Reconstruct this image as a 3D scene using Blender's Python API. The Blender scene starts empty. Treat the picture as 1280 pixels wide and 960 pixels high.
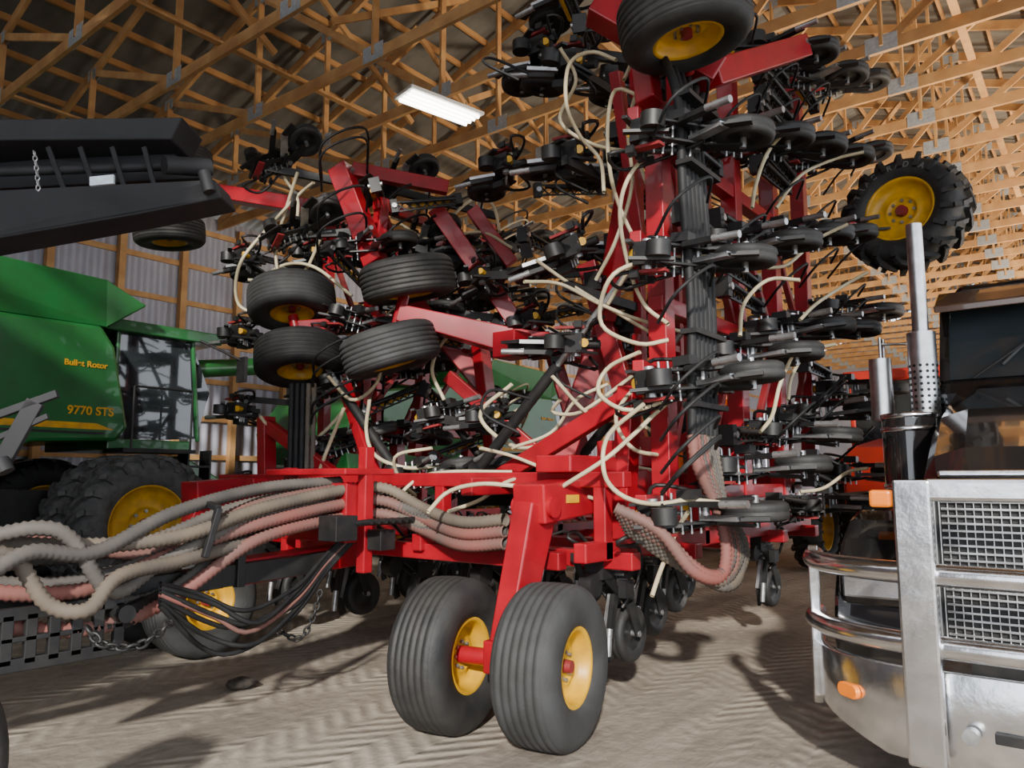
import bpy,bmesh,math,random
from mathutils import Vector as V, Matrix as M
random.seed(5)
SC=bpy.context.scene; COL=SC.collection
rad=math.radians
P=rad(7.1); cp,sp=math.cos(P),math.sin(P)
FW=V((math.cos(rad(38)),math.sin(rad(38)),0)); RT=V((FW.y,-FW.x,0)); CZ=1.6
def at(px,py,d):
    u=(px-640)/960; v=(480-py)/960; h=cp-v*sp
    return RT*(u/h*d)+FW*d+V((0,0,CZ+(sp+v*cp)/h*d))
# ---------- materials
def mat(name,c,r=.5,m=0.,c2=None,sc=6,bump=0.,coat=0.,bsc=None,em=0,wave=None,detail=6,lo=.35,hi=.7,wdir='X',tr=0,dist=.02,spec=.5):
    a=bpy.data.materials.new(name); a.use_nodes=True; n=a.node_tree.nodes; l=a.node_tree.links
    b=n['Principled BSDF']; b.inputs['Roughness'].default_value=r; b.inputs['Metallic'].default_value=m
    b.inputs['Coat Weight'].default_value=coat; b.inputs['Specular IOR Level'].default_value=spec
    b.inputs['Transmission Weight'].default_value=tr
    if c2 is None: c2=tuple(x*.7 for x in c)
    tc=n.new('ShaderNodeTexCoord'); no=n.new('ShaderNodeTexNoise'); no.inputs['Scale'].default_value=sc; no.inputs['Detail'].default_value=detail
    l.new(tc.outputs['Object'],no.inputs['Vector'])
    cr=n.new('ShaderNodeValToRGB'); cr.color_ramp.elements[0].position=lo; cr.color_ramp.elements[1].position=hi
    cr.color_ramp.elements[0].color=(*c,1); cr.color_ramp.elements[1].color=(*c2,1)
    l.new(no.outputs['Fac'],cr.inputs['Fac']); l.new(cr.outputs['Color'],b.inputs['Base Color'])
    if bump:
        bp=n.new('ShaderNodeBump'); bp.inputs['Strength'].default_value=bump; bp.inputs['Distance'].default_value=dist
        if wave:
            w=n.new('ShaderNodeTexWave'); w.bands_direction=wdir; w.inputs['Scale'].default_value=wave; w.wave_profile='SIN'
            l.new(tc.outputs['Object'],w.inputs['Vector']); l.new(w.outputs['Fac'],bp.inputs['Height'])
        elif bsc:
            n2=n.new('ShaderNodeTexNoise'); n2.inputs['Scale'].default_value=bsc; n2.inputs['Detail'].default_value=8
            l.new(tc.outputs['Object'],n2.inputs['Vector']); l.new(n2.outputs['Fac'],bp.inputs['Height'])
        else: l.new(no.outputs['Fac'],bp.inputs['Height'])
        l.new(bp.outputs['Normal'],b.inputs['Normal'])
    if em:
        b.inputs['Emission Color'].default_value=(*c,1); b.inputs['Emission Strength'].default_value=em
    return a
RED=mat('red_paint',(.36,.004,.014),.38,0,(.22,.005,.011),4,coat=.15)
RED2=mat('dusty_red',(.26,.012,.018),.55,0,(.16,.03,.025),7)
BLK=mat('black_steel',(.008,.008,.009),.5,0,(.020,.019,.018),9)
MBLK=mat('matte_black',(.010,.011,.013),.7,0,(.02,.02,.023),4)
RUB=mat('rubber',(.014,.014,.015),.65,0,(.03,.029,.027),7,bump=.15,bsc=60)
RUBD=mat('dusty_rubber',(.042,.043,.045),.75,0,(.024,.024,.023),5,bump=.15,bsc=60)
RUBG=mat('grey_rubber',(.11,.11,.11),.8,0,(.05,.05,.048),8,bump=.2,bsc=30)
YEL=mat('yellow_rim',(.70,.37,.003),.4,0,(.46,.25,.012),7)
ZN=mat('zinc',(.55,.56,.57),.35,.8,(.3,.3,.3),12)
CRM=mat('cream_hose',(.56,.49,.32),.4,0,(.42,.35,.22),6)
GH=[mat('grey_hose',(.075,.07,.066),.65,0,(.14,.125,.11),3,spec=.2),mat('tan_hose',(.16,.13,.10),.65,0,(.09,.078,.068),3,spec=.2),mat('pink_hose',(.235,.085,.072),.65,0,(.13,.09,.078),2.2,spec=.2)]
BH=mat('black_hose',(.010,.010,.011),.6,0,(.02,.02,.02),8,spec=.3)
GRN=mat('green_paint',(.012,.13,.03),.35,0,(.012,.095,.022),3,coat=.3)
GLS=mat('dark_glass',(.02,.025,.028),.05,0,(.03,.035,.04),2,coat=1)
CHR=mat('chrome',(.86,.87,.89),.2,1,(.62,.63,.65),6,bump=.15,bsc=9)
ALU=mat('aluminium',(.72,.73,.74),.33,1,(.5,.5,.5),9)
TRK=mat('truck_black',(.008,.008,.009),.10,0,(.018,.014,.012),3,coat=1)
AMB=mat('amber',(.9,.22,.005),.3,0,(.8,.18,.01),8,em=.15)
WOOD=mat('timber',(.60,.35,.145),.75,0,(.43,.22,.085),3,bump=.1,bsc=30)
WOODD=mat('timber_purlin',(.55,.30,.12),.75,0,(.40,.20,.07),2)
GUS=mat('gusset',(.60,.68,.74),.4,.5,(.45,.5,.54),20)
WHT=mat('white',(.8,.8,.78),.4,0,(.7,.7,.68),5)
LAMP=mat('lamp_tube',(1,.97,.9),.4,0,(1,.97,.9),5,em=9)
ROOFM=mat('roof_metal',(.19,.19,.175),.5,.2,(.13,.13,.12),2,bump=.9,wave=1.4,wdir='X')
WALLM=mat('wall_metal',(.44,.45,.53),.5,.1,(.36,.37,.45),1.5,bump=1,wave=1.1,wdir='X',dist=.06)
TRED=mat('tractor_red',(.5,.03,.02),.35,0,(.4,.03,.02),4)
LET=mat('moulded_rubber_lettering',(.16,.16,.155),.7,0,(.1,.1,.1),8)
# ---------- mesh builder
WL={}
class MB:
    def __init__(s): s.v=[];s.f=[];s.m=[];s.s=[]
    def add(s,vs,fs,mi=0,sm=False):
        o=len(s.v); s.v+=[V(a) for a in vs]
        for f in fs: s.f.append([i+o for i in f]); s.m.append(mi); s.s.append(sm)
    def box(s,c,d,mi=0,rot=None):
        c=V(c); R=rot.to_3x3() if rot else None; vs=[]
        for x in(-.5,.5):
            for y in(-.5,.5):
                for z in(-.5,.5):
                    q=V((x*d[0],y*d[1],z*d[2])); vs.append(c+(R@q if R else q))
        s.add(vs,[(0,1,3,2),(4,6,7,5),(0,4,5,1),(2,3,7,6),(0,2,6,4),(1,5,7,3)],mi)
    def beam(s,p,q,w,h,mi=0,up=(0,0,1),w2=None,h2=None):
        p=V(p);q=V(q);d=(q-p).normalized();u=V(up)
        if abs(d.dot(u))>.98: u=V((1,0,0))
        a=d.cross(u).normalized(); b=a.cross(d).normalized(); w2=w2 or w;h2=h2 or h
        vs=[p-a*w/2-b*h/2,p+a*w/2-b*h/2,p+a*w/2+b*h/2,p-a*w/2+b*h/2,q-a*w2/2-b*h2/2,q+a*w2/2-b*h2/2,q+a*w2/2+b*h2/2,q-a*w2/2+b*h2/2]
        s.add(vs,[(3,2,1,0),(4,5,6,7),(0,1,5,4),(1,2,6,5),(2,3,7,6),(3,0,4,7)],mi)
    def cyl(s,p,q,r,mi=0,r2=None,n=12):
        p=V(p);q=V(q);r2=r if r2 is None else r2;d=(q-p).normalized();u=V((0,0,1)) if abs(d.z)<.95 else V((1,0,0))
        a=d.cross(u).normalized();b=a.cross(d);vs=[]
        for i in range(n):
            t=2*math.pi*i/n;o=a*math.cos(t)+b*math.sin(t);vs+=[p+o*r,q+o*r2]
        s.add(vs,[(2*i,2*((i+1)%n),2*((i+1)%n)+1,2*i+1) for i in range(n)],mi,True)
        s.add([vs[2*i] for i in range(n)],[tuple(range(n))[::-1]],mi); s.add([vs[2*i+1] for i in range(n)],[tuple(range(n))],mi)
    def lathe(s,c,ax,prof,mi=0,n=40,sm=True):
        c=V(c);d=V(ax).normalized();u=V((0,0,1)) if abs(d.z)<.9 else V((1,0,0));a=d.cross(u).normalized();b=a.cross(d);vs=[];k=len(prof)
        for i in range(n):
            t=2*math.pi*i/n;o=a*math.cos(t)+b*math.sin(t)
            for r,h in prof: vs.append(c+o*r+d*h)
        fs=[(i*k+j,((i+1)%n)*k+j,((i+1)%n)*k+j+1,i*k+j+1) for i in range(n) for j in range(k-1)]
        s.add(vs,fs,mi,sm)
    def tube(s,pts,r,mi=0,n=8,corr=False,step=.06,pitch=.036):
        P_=spline(pts,pitch/2 if corr else step)
        m=len(P_);vs=[];a=None
        for i in range(m):
            t=(P_[min(i+1,m-1)]-P_[max(i-1,0)]).normalized()
            if a is None: a=t.orthogonal().normalized()
            a=(a-t*a.dot(t)).normalized();b=t.cross(a);rr=r*(.80 if corr and i%2 else 1)
            for j in range(n):
                w=2*math.pi*j/n;vs.append(P_[i]+(a*math.cos(w)+b*math.sin(w))*rr)
        s.add(vs,[(i*n+j,i*n+(j+1)%n,(i+1)*n+(j+1)%n,(i+1)*n+j) for i in range(m-1) for j in range(n)],mi,True)
    def prism(s,pts,off,mi=0):
        pts=[V(p) for p in pts];k=len(pts);off=V(off)
        s.add(pts+[p+off for p in pts],[tuple(range(k)),tuple(range(2*k-1,k-1,-1))]+[(i,i+k,(i+1)%k+k,(i+1)%k) for i in range(k)],mi)
    def make(s,name,mats,parent=None,label=None,cat=None,group=None,kind=None,bevel=0,origin=None,local=False):
        if local or origin is not None: c=V(origin or (0,0,0))
        else:
            lo=V([min(v[i] for v in s.v) for i in range(3)]);hi=V([max(v[i] for v in s.v) for i in range(3)]);c=(lo+hi)/2
        me=bpy.data.meshes.new(name);me.from_pydata([tuple(v-c) for v in s.v],[],s.f)
        for i,p in enumerate(me.polygons): p.material_index=s.m[i];p.use_smooth=s.s[i]
        for m_ in mats: me.materials.append(m_)
        bm=bmesh.new();bm.from_mesh(me);bmesh.ops.recalc_face_normals(bm,faces=bm.faces);bm.to_mesh(me);bm.free()
        o=bpy.data.objects.new(name,me);COL.objects.link(o)
        if parent is not None:
            o.parent=parent;o.location=c-(V((0,0,0)) if local else WL[parent.name])
        else:o.location=c
        WL[o.name]=c
        tag(o,label,cat,group,kind)
        if bevel:
            b=o.modifiers.new('bevel','BEVEL');b.width=bevel;b.segments=2;b.limit_method='ANGLE';b.angle_limit=rad(50)
        return o
def tag(o,label=None,cat=None,group=None,kind=None):
    if label:o['label']=label
    if cat:o['category']=cat
    if group:o['group']=group
    if kind:o['kind']=kind
def spline(pts,step):
    pts=[V(p) for p in pts]
    if len(pts)>2:
        Q=[pts[0]*2-pts[1]]+pts+[pts[-1]*2-pts[-2]];o=[]
        for i in range(1,len(Q)-2):
            a,b,c,d=Q[i-1:i+3]
            for k in range(12):
                t=k/12;o.append(.5*((2*b)+(c-a)*t+(2*a-5*b+4*c-d)*t*t+(3*b-a-3*c+d)*t**3))
        o.append(pts[-1])
    else:o=pts
    r=[o[0]];acc=0
    for i in range(1,len(o)):
        a=o[i-1];L=(o[i]-a).length;pos=step-acc
        while pos<=L and L>0:
            r.append(a.lerp(o[i],pos/L));pos+=step
        acc=(acc+L)%step if L>0 else acc
    r.append(o[-1]);return r
def empty(name,loc,label,cat,group=None):
    o=bpy.data.objects.new(name,None);COL.objects.link(o);o.location=loc;o.empty_display_size=.3;WL[o.name]=V(loc);tag(o,label,cat,group);return o
def text(s,size,loc,rot,m,parent,name='lettering',ext=.003,bold=0,align='LEFT'):
    c=bpy.data.curves.new('t','FONT');c.body=s;c.size=size;c.extrude=ext;c.offset=bold;c.align_x=align
    t=bpy.data.objects.new('t',c);COL.objects.link(t);bpy.context.view_layer.update()
    me=bpy.data.meshes.new_from_object(t.evaluated_get(bpy.context.evaluated_depsgraph_get()));bpy.data.objects.remove(t)
    me.materials.clear();me.materials.append(m);o=bpy.data.objects.new(name,me);COL.objects.link(o);o.parent=parent;o.location=V(loc)-WL[parent.name];o.rotation_euler=rot;return o
# ---------- wheels
def wheel(parent,c,ax,R,W,rr,rimm=YEL,tm=RUB,lug=0,name='wheel',label=None,flip=1,n=48):
    c=V(c);ax=V(ax).normalized();b=MB();h=W/2
    if lug: Rb=R-.06
    else: Rb=R
    prof=[(rr,-h*.72),(rr+.02,-h*.86),(rr+(Rb-rr)*.35,-h*.98),(rr+(Rb-rr)*.65,-h),(Rb-(Rb-rr)*.2,-h*.93),(Rb*.955,-h*.80)]
    if lug: prof+=[(Rb,-h*.5),(Rb,h*.5)]
    else:
        k=6;g=R*.016
        for i in range(k):
            x0=-h*.74+i*(h*1.48/k);x1=x0+h*1.48/k;z0=R*(.968+.032*(1-((x0)/h)**2));z1=R*(.968+.032*(1-(x1/h)**2));e=h*.03
            prof+=[(z0-g,x0+.0001),(z0-g,x0+e),(z0,x0+e*1.6),(z1,x1-e*1.6),(z1-g,x1-e),(z1-g,x1-.0001)]
    prof+=[(Rb*.955,h*.80),(Rb-(Rb-rr)*.2,h*.93),(rr+(Rb-rr)*.65,h),(rr+(Rb-rr)*.35,h*.98),(rr+.02,h*.86),(rr,h*.72)]
    b.lathe(c,ax,prof,0,n)
    d=ax;u=V((0,0,1)) if abs(d.z)<.9 else V((1,0,0));a=d.cross(u).normalized();bb=a.cross(d)
    if lug:
        def pt(t,x,r): return c+(a*math.cos(t)+bb*math.sin(t))*r+d*x
        N=lug
        for i in range(N):
            for sgn,ph in((1,0),(-1,.5)):
                t0=2*math.pi*(i+ph)/N;da=.26
                pts=[pt(t0,-sgn*h*.08,R-.035),pt(t0+da*.35,sgn*h*.35,R-.035),pt(t0+da*.7,sgn*h*.75,R-.045),pt(t0+da*.9,sgn*h*1.0,R-.09),pt(t0+da,sgn*h*1.03,R-.2)]
                for j in range(4):
                    mid=(pts[j]+pts[j+1])/2;nn=(mid-c);nn=(nn-d*nn.dot(d)).normalized()
                    if j>=2: nn=(nn+d*sgn*(.7 if j==2 else 2)).normalized()
                    b.beam(pts[j],pts[j+1],.055*R/.75,.06,0,up=nn)
    t=b.make(name,[tm],parent,label)
    r=MB();f=h*.72
    for sg in(1,-1):
        out=(sg==flip);k1=h*.30 if out else f*.15
        r.lathe(c,ax*sg,[(rr+.018,f+.015),(rr-.002,f+.022),(rr-.02,f+.005),(rr-.03,f*.75),(rr*.84,k1+.035),(rr*.74,k1),(rr*.50,k1+.03),(rr*.44,k1+.035),(rr*.42,k1+.015),(rr*.3,k1+.015),(0.001,k1+.015)],0,36)
        for i in range(8):
            tt=2*math.pi*i/8;o=(a*math.cos(tt)+bb*math.sin(tt))*rr*.36;q=c+o+ax*sg*(k1+.01)
            r.cyl(q,q+ax*sg*.028,rr*.05,1,n=6)
        r.cyl(c+ax*sg*k1,c+ax*sg*(k1+.07),rr*.19,2,r2=rr*.16,n=16)
    ro=r.make('rim',[rimm,ZN,RED2],None);ro.parent=t;ro.location=V(ro.location)-V(t.location)-(WL[parent.name] if parent else V((0,0,0)))
    return t
# ================= SETTING
b=MB()
b.add([(-30,-60,0),(70,-60,0),(70,30,0),(-30,30,0)],[(0,1,2,3)])
fl=b.make('floor',[],None,kind='structure',label='packed sandy dirt floor with tyre tracks')
g=bpy.data.materials.new('dirt');g.use_nodes=True;n=g.node_tree.nodes;l=g.node_tree.links;bs=n['Principled BSDF'];bs.inputs['Roughness'].default_value=.95
def N_(t,**k):
    x=n.new(t)
    for a,v in k.items(): setattr(x,a,v)
    return x
def mth(op,a,b_=None,v=None):
    x=N_('ShaderNodeMath',operation=op);l.new(a,x.inputs[0])
    if b_ is not None:l.new(b_,x.inputs[1])
    if v is not None:x.inputs[1].default_value=v
    return x.outputs[0]
tc=n.new('ShaderNodeTexCoord')
n1=n.new('ShaderNodeTexNoise');n1.inputs['Scale'].default_value=.6;n1.inputs['Detail'].default_value=10;n1.inputs['Roughness'].default_value=.6
n2=n.new('ShaderNodeTexNoise');n2.inputs['Scale'].default_value=9;n2.inputs['Detail'].default_value=10;n2.inputs['Roughness'].default_value=.6
mp=n.new('ShaderNodeMapping');mp.inputs['Rotation'].default_value=(0,0,rad(14));mp.inputs['Scale'].default_value=(.16,1.3,1)
n3=n.new('ShaderNodeTexNoise');n3.inputs['Scale'].default_value=1.8;n3.inputs['Detail'].default_value=6
for q in(n1,n2):l.new(tc.outputs['Object'],q.inputs['Vector'])
l.new(tc.outputs['Object'],mp.inputs['Vector']);l.new(mp.outputs[0],n3.inputs['Vector'])
rt=n.new('ShaderNodeMapping');rt.inputs['Rotation'].default_value=(0,0,rad(-9));l.new(tc.outputs['Object'],rt.inputs['Vector'])
sx=n.new('ShaderNodeSeparateXYZ');l.new(rt.outputs[0],sx.inputs[0])
pp=mth('PINGPONG',sx.outputs['Y'],v=.34)
ph=mth('ADD',sx.outputs['X'],pp);ph=mth('MULTIPLY',ph,v=36.);ph=mth('SINE',ph);ph=mth('MULTIPLY',ph,v=.5)
msk=mth('SUBTRACT',n3.outputs['Fac'],v=.46);msk=mth('MULTIPLY',msk,v=6.);mc=N_('ShaderNodeClamp');l.new(msk,mc.inputs[0])
trk=mth('MULTIPLY',ph,mc.outputs[0])
cr=n.new('ShaderNodeValToRGB');cr.color_ramp.elements[0].position=.38;cr.color_ramp.elements[1].position=.64
cr.color_ramp.elements[0].color=(.14,.115,.092,1);cr.color_ramp.elements[1].color=(.41,.355,.285,1)
s1=mth('MULTIPLY',n2.outputs['Fac'],v=.5);s1=mth('ADD',s1,n1.outputs['Fac']);s1=mth('ADD',s1,n3.outputs['Fac']);s1=mth('MULTIPLY',s1,v=.4);t1=mth('MULTIPLY',trk,v=.11);s1=mth('ADD',s1,t1)
l.new(s1,cr.inputs['Fac']);l.new(cr.outputs['Color'],bs.inputs['Base Color'])
hh=mth('MULTIPLY',trk,v=.8);h2=mth('MULTIPLY',n2.outputs['Fac'],v=.9);hh=mth('ADD',hh,h2);h3=mth('MULTIPLY',n3.outputs['Fac'],v=1.8);hh=mth('ADD',hh,h3)
bp=n.new('ShaderNodeBump');bp.inputs['Strength'].default_value=.65;bp.inputs['Distance'].default_value=.03;l.new(hh,bp.inputs['Height']);l.new(bp.outputs[0],bs.inputs['Normal'])
fl.data.materials.append(g)
YW,YR,XB,XF,ZE=16.5,-6.5,-3.5,46,7.6; YC=5.;RISE=3.9
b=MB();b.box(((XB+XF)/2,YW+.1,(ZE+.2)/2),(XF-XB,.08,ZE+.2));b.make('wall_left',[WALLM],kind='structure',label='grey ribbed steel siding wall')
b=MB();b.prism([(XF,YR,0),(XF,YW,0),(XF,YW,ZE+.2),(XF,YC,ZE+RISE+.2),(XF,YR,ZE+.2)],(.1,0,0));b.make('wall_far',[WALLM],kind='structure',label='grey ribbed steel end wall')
b=MB();b.box((XB,(2.2+YW)/2,ZE/2),(.1,YW-2.2,ZE));b.box((XB,1.4,(5.5+ZE)/2),(.1,1.6,ZE-5.5));b.make('wall_back_sunblock',[WALLM],kind='structure',label='grey ribbed steel end wall added out of view to block sun, beside the open doorway')  # unseen wall and lintel added to keep sun off combine and hopper
b=MB()
for y0,z0,y1,z1 in((YW+.5,ZE+.25,YC,ZE+RISE+.35),(YR-.3,ZE+.25,YC,ZE+RISE+.35)):
    b.prism([(XB-.3,y0,z0),(XF,y0,z0),(XF,y1,z1),(XB-.3,y1,z1)],(0,0,.05))
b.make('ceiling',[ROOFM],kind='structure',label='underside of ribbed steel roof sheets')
def zt(y): return ZE+.12+RISE*(1-abs(y-YC)/(11.5))
b=MB()
b.beam((0,YR,ZE),(0,YW,ZE),.06,.17);b.beam((0,YR,ZE+.12),(0,YC,zt(YC)),.06,.17);b.beam((0,YW,ZE+.12),(0,YC,zt(YC)),.06,.17)
N=8;ys=[YR+(YW-YR)*i/N for i in range(N+1)];dy=(YW-YR)/N
for i in range(N):
    y0,y1=ys[i],ys[i+1]
    a_,c_=(y0,y1) if i<N/2 else (y1,y0)
    b.beam((0,c_,ZE),(0,a_,zt(a_)),.045,.11)
    if 0<i and i!=4: b.beam((0,y0,ZE),(0,y0,zt(y0)),.045,.1)
b.beam((0,YC,ZE),(0,YC,zt(YC)),.045,.11)
for i in range(1,N):
    for x in(-.034,.034):b.box((x,ys[i],ZE+.03),(.004,.42,.24),1)
    for x in(-.034,.034):b.box((x,ys[i],zt(ys[i])-.04),(.004,.3,.2),1)
t0=b.make('roof_truss',[WOOD,GUS],label='pale timber roof truss with steel gusset plates',cat='roof truss',group='timber roof trusses',origin=(0,0,0))
SP=1.4
for i in range(34):
    o=t0 if i==0 else t0.copy()
    if i: COL.objects.link(o)
    o.location=(XB+.6+i*SP,0,0)
b=MB();b.box((0,0,0),(XF-XB,.05,.11));pm=None
for sgn in(-1,1):
    for i in range(17):
        y=YC+sgn*(.25+i*.68);
        if pm is None: pm=o=b.make('roof_purlin',[WOODD],label='long timber purlin carrying roof sheets',cat='purlin',group='roof purlins')
        else:o=pm.copy();COL.objects.link(o)
        o.location=((XB+XF)/2,y,zt(y)+.16)
br=None
for y in(-3,1.2,5.2,9.5,13.5):
    if br is None:
        b=MB();b.box((0,0,0),(XF-XB,.1,.04));br=o=b.make('ceiling_brace',[WOOD],label='long timber brace tying the trusses',cat='roof brace',group='truss braces')
    else:o=br.copy();COL.objects.link(o)
    o.location=((XB+XF)/2,y,ZE+.11)
br=None
for i in range(14):
    x=2+i*2.8
    for y,s in((7.9,1),(9.2,-1),(3.0,1)):
        if br is None:
            b=MB();b.beam((-1.4,0,-.9),(1.4,0,.9),.05,.1);br=o=b.make('diagonal_brace',[WOOD],label='diagonal timber brace between trusses',cat='roof brace',group='diagonal braces')
        else:o=br.copy();COL.objects.link(o)
        o.location=(x,y+.05,ZE+1.1);o.rotation_euler=(0,0,0 if s>0 else math.pi)
pm=None
for i in range(30):
    if pm is None:
        b=MB();b.box((0,0,ZE/2),(.14,.16,ZE));pm=o=b.make('wall_post',[WOOD],label='square timber wall post against steel siding',cat='post',group='timber wall posts',origin=(0,0,0))
    else:o=pm.copy();COL.objects.link(o)
    o.location=(XB+.6+i*SP+.55,YW-.06,0)
pm=None
for i in range(9):
    if pm is None:
        b=MB();b.box((0,0,0),(XF-XB,.05,.12));pm=o=b.make('wall_girt',[WOOD],label='horizontal timber wall girt',cat='girt',group='wall girts')
    else:o=pm.copy();COL.objects.link(o)
    o.location=((XB+XF)/2,YW+.03,.35+i*.88)
c=at(550,136,11.2);e=empty('shop_light',c,'white fluorescent shop light hung under the trusses','ceiling light')
b=MB();R_=M.Rotation(rad(-12),4,'Z');b.box(c+V((0,0,.05)),(1.35,.5,.05),0,R_);h1=b.make('housing',[WHT],e,bevel=.01)
for i in range(4):
    b=MB();off=(i-1.5)*.11;a_=R_@V((-.62,off,0));b_=R_@V((.62,off,0));b.cyl(c+a_,c+b_,.028);b.make('tube',[LAMP],e)
for s in(-.5,.5):
    b=MB();q=R_@V((s,0,0));b.cyl(c+q+V((0,0,.07)),(c.x+q.x,c.y+q.y,ZE-.05),.008,n=6);b.make('hanger',[ZN],e)
# clod of dirt on the floor
gp=at(300,862,5.9);k_=CZ/(CZ-gp.z);cl=V((gp.x*k_,gp.y*k_,0))
b=MB();vs=[];
for i in range(5):
    for j in range(9):
        t=2*math.pi*j/9;r_=.11*math.sin(rad(18+i*36))*random.uniform(.8,1.2);vs.append(cl+V((math.cos(t)*r_*1.2,math.sin(t)*r_,max(.0,.045+.045*math.cos(rad(18+i*36))*random.uniform(.7,1.1)))))
b.add(vs,[(i*9+j,i*9+(j+1)%9,(i+1)*9+(j+1)%9,(i+1)*9+j) for i in range(4) for j in range(9)]+[tuple(range(9)),tuple(range(44,35,-1))],0,True)
b.make('dirt_clod',[mat('clod',(.03,.026,.022),.95,0,(.06,.05,.04),20,bump=.6,bsc=25)],None,'dark clod of dirt lying on the floor','clod')
# ================= SEED DRILL
D=empty('seed_drill',(6,5,0),'red folded air seeding drill with cream hoses and yellow rims','seed drill')
b=MB()
b.box((0,0,0),(.15,.15,.17),0)
for y in(-.06,.06):
    b.beam((0,y,.05),(.30,y,-.13),.014,.055,0);b.beam((-.02,y,-.07),(.28,y,-.27),.014,.055,0)
    b.beam((.24,y,-.08),(.34,y,-.34),.016,.11,0)
    b.beam((0,y,.04),(.1,y,-.15),.01,.03,0);b.beam((.1,y,-.15),(.14,y,-.02),.01,.03,0);b.beam((.14,y,-.02),(.22,y,-.22),.01,.03,0)
b.cyl((-.06,0,.10),(.16,0,-.02),.034,2,n=10);b.cyl((.16,0,-.02),(.30,0,-.1),.016,1,n=8)
b.beam((.22,.03,-.22),(.12,.03,-.5),.03,.08,1);b.beam((.12,.03,-.5),(.17,.03,-.66),.025,.07,0)
b.beam((.1,-.06,-.2),(.02,-.06,-.48),.035,.06,0);b.cyl((.02,-.06,-.42),(-.01,-.06,-.6),.025,1,n=8)
b.beam((.3,.07,-.27),(.38,.09,-.5),.014,.07,0);b.beam((.3,-.07,-.27),(.38,-.09,-.5),.014,.07,0)
b.cyl((.38,-.1,-.5),(.38,.1,-.5),.022,1,n=10);b.box((.18,0,.02),(.2,.05,.04),0)
b.cyl((.0,.1,.02),(.0,-.1,.02),.035,1,n=10);b.cyl((.3,.08,-.2),(.3,-.08,-.2),.03,1,n=10)
b.box((-.03,.12,-.02),(.07,.02,.24),3);b.cyl((.05,.09,.1),(.2,.09,-.12),.025,0,n=8)
b.box((.16,-.12,-.16),(.12,.06,.12),0);b.cyl((.1,0,.08),(.1,0,.18),.035,0,n=8)
b.cyl((-.12,.05,-.12),(-.12,-.05,-.12),.08,0,n=14);b.beam((-.12,0,-.12),(0,0,-.02),.04,.06,0);b.beam((-.2,.06,.05),(-.05,.06,-.2),.02,.05,0)
b.beam((-.15,-.07,.08),(.12,-.07,.14),.02,.04,0)
for k in range(5):
    b.box((-.1+k*.06,.14,.06+.02*(k%2)),(.022,.05,.06),0);b.cyl((.06+k*.05,-.13,-.02-.04*k),(.06+k*.05,.13,-.02-.04*k),.01,1,n=6)
b.tube([(.0,.1,.12),(-.15,.16,.2),(.05,.2,.22),(.2,.12,.0),(.22,.06,-.3)],.014,0,n=6);b.tube([(.1,-.1,.1),(.25,-.18,.12),(.3,-.14,-.1),(.2,-.06,-.3)],.014,0,n=6)
opm=b.make('opener_template',[BLK,ZN,YEL,RED2],None,origin=(0,0,0));opd=opm.data;bpy.data.objects.remove(opm)
def pw(m):
    b=MB();R,h=.205,.06
    b.lathe((0,0,0),(0,1,0),[(.12,-h*.6),(.17,-h),(.195,-h*.75),(.203,-h*.3),(.195,-.004),(.195,.004),(.203,h*.3),(.195,h*.75),(.17,h),(.12,h*.6)],0,28)
    b.lathe((0,0,0),(0,1,0),[(.125,-h*.6),(.09,-.01),(.03,-.03),(.001,-.04)],1,20);b.lathe((0,0,0),(0,1,0),[(.125,h*.6),(.09,.01),(.03,.03),(.001,.04)],1,20)
    o=b.make('pw',[m,BLK],None,origin=(0,0,0));d=o.data;bpy.data.objects.remove(o);return d
pwd=pw(RUB);pwg=pw(RUBG)
CN={}
def opener(p,ang,wd=pwd,jit=.0,sc=1.0,yaw=0,name='opener'):
    CN[name]=CN.get(name,0)+1
    o=bpy.data.objects.new(name,opd);COL.objects.link(o);o.parent=D;o.location=V(p)-WL[D.name];o.rotation_euler=(ang+random.uniform(-jit,jit),random.uniform(-jit,jit),yaw);o.scale=(sc,sc,sc)
    w=bpy.data.objects.new('packer_wheel',wd);COL.objects.link(w);w.parent=o;w.location=(.38,0,-.5)
    return o
b=MB()
for s in(-1,1):b.beam((-.35,0,s*.055),(.35,0,s*.055),.02,.018,0)
for k in range(7):b.beam((-.35+k*.1,0,-.05),(-.25+k*.1,0,.05),.018,.014,0);b.beam((-.35+k*.1,0,.05),(-.25+k*.1,0,-.05),.018,.014,0)
b.box((-.38,0,0),(.08,.12,.16),0);b.box((.38,0,0),(.08,.1,.13),0);b.cyl((-.38,-.08,0),(-.38,.08,0),.03,1,n=8);b.cyl((-.2,.05,.0),(.3,.05,.02),.028,2,n=10);b.cyl((-.3,-.05,.03),(.34,-.05,0),.022,0,n=8)
lm=b.make('lt',[BLK,ZN,YEL],None,origin=(0,0,0));lmd=lm.data;bpy.data.objects.remove(lm)
def lattice(p,rot):
    o=bpy.data.objects.new('lattice_bracket',lmd);COL.objects.link(o);o.parent=D;o.location=V(p)-WL[D.name];o.rotation_euler=rot
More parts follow.
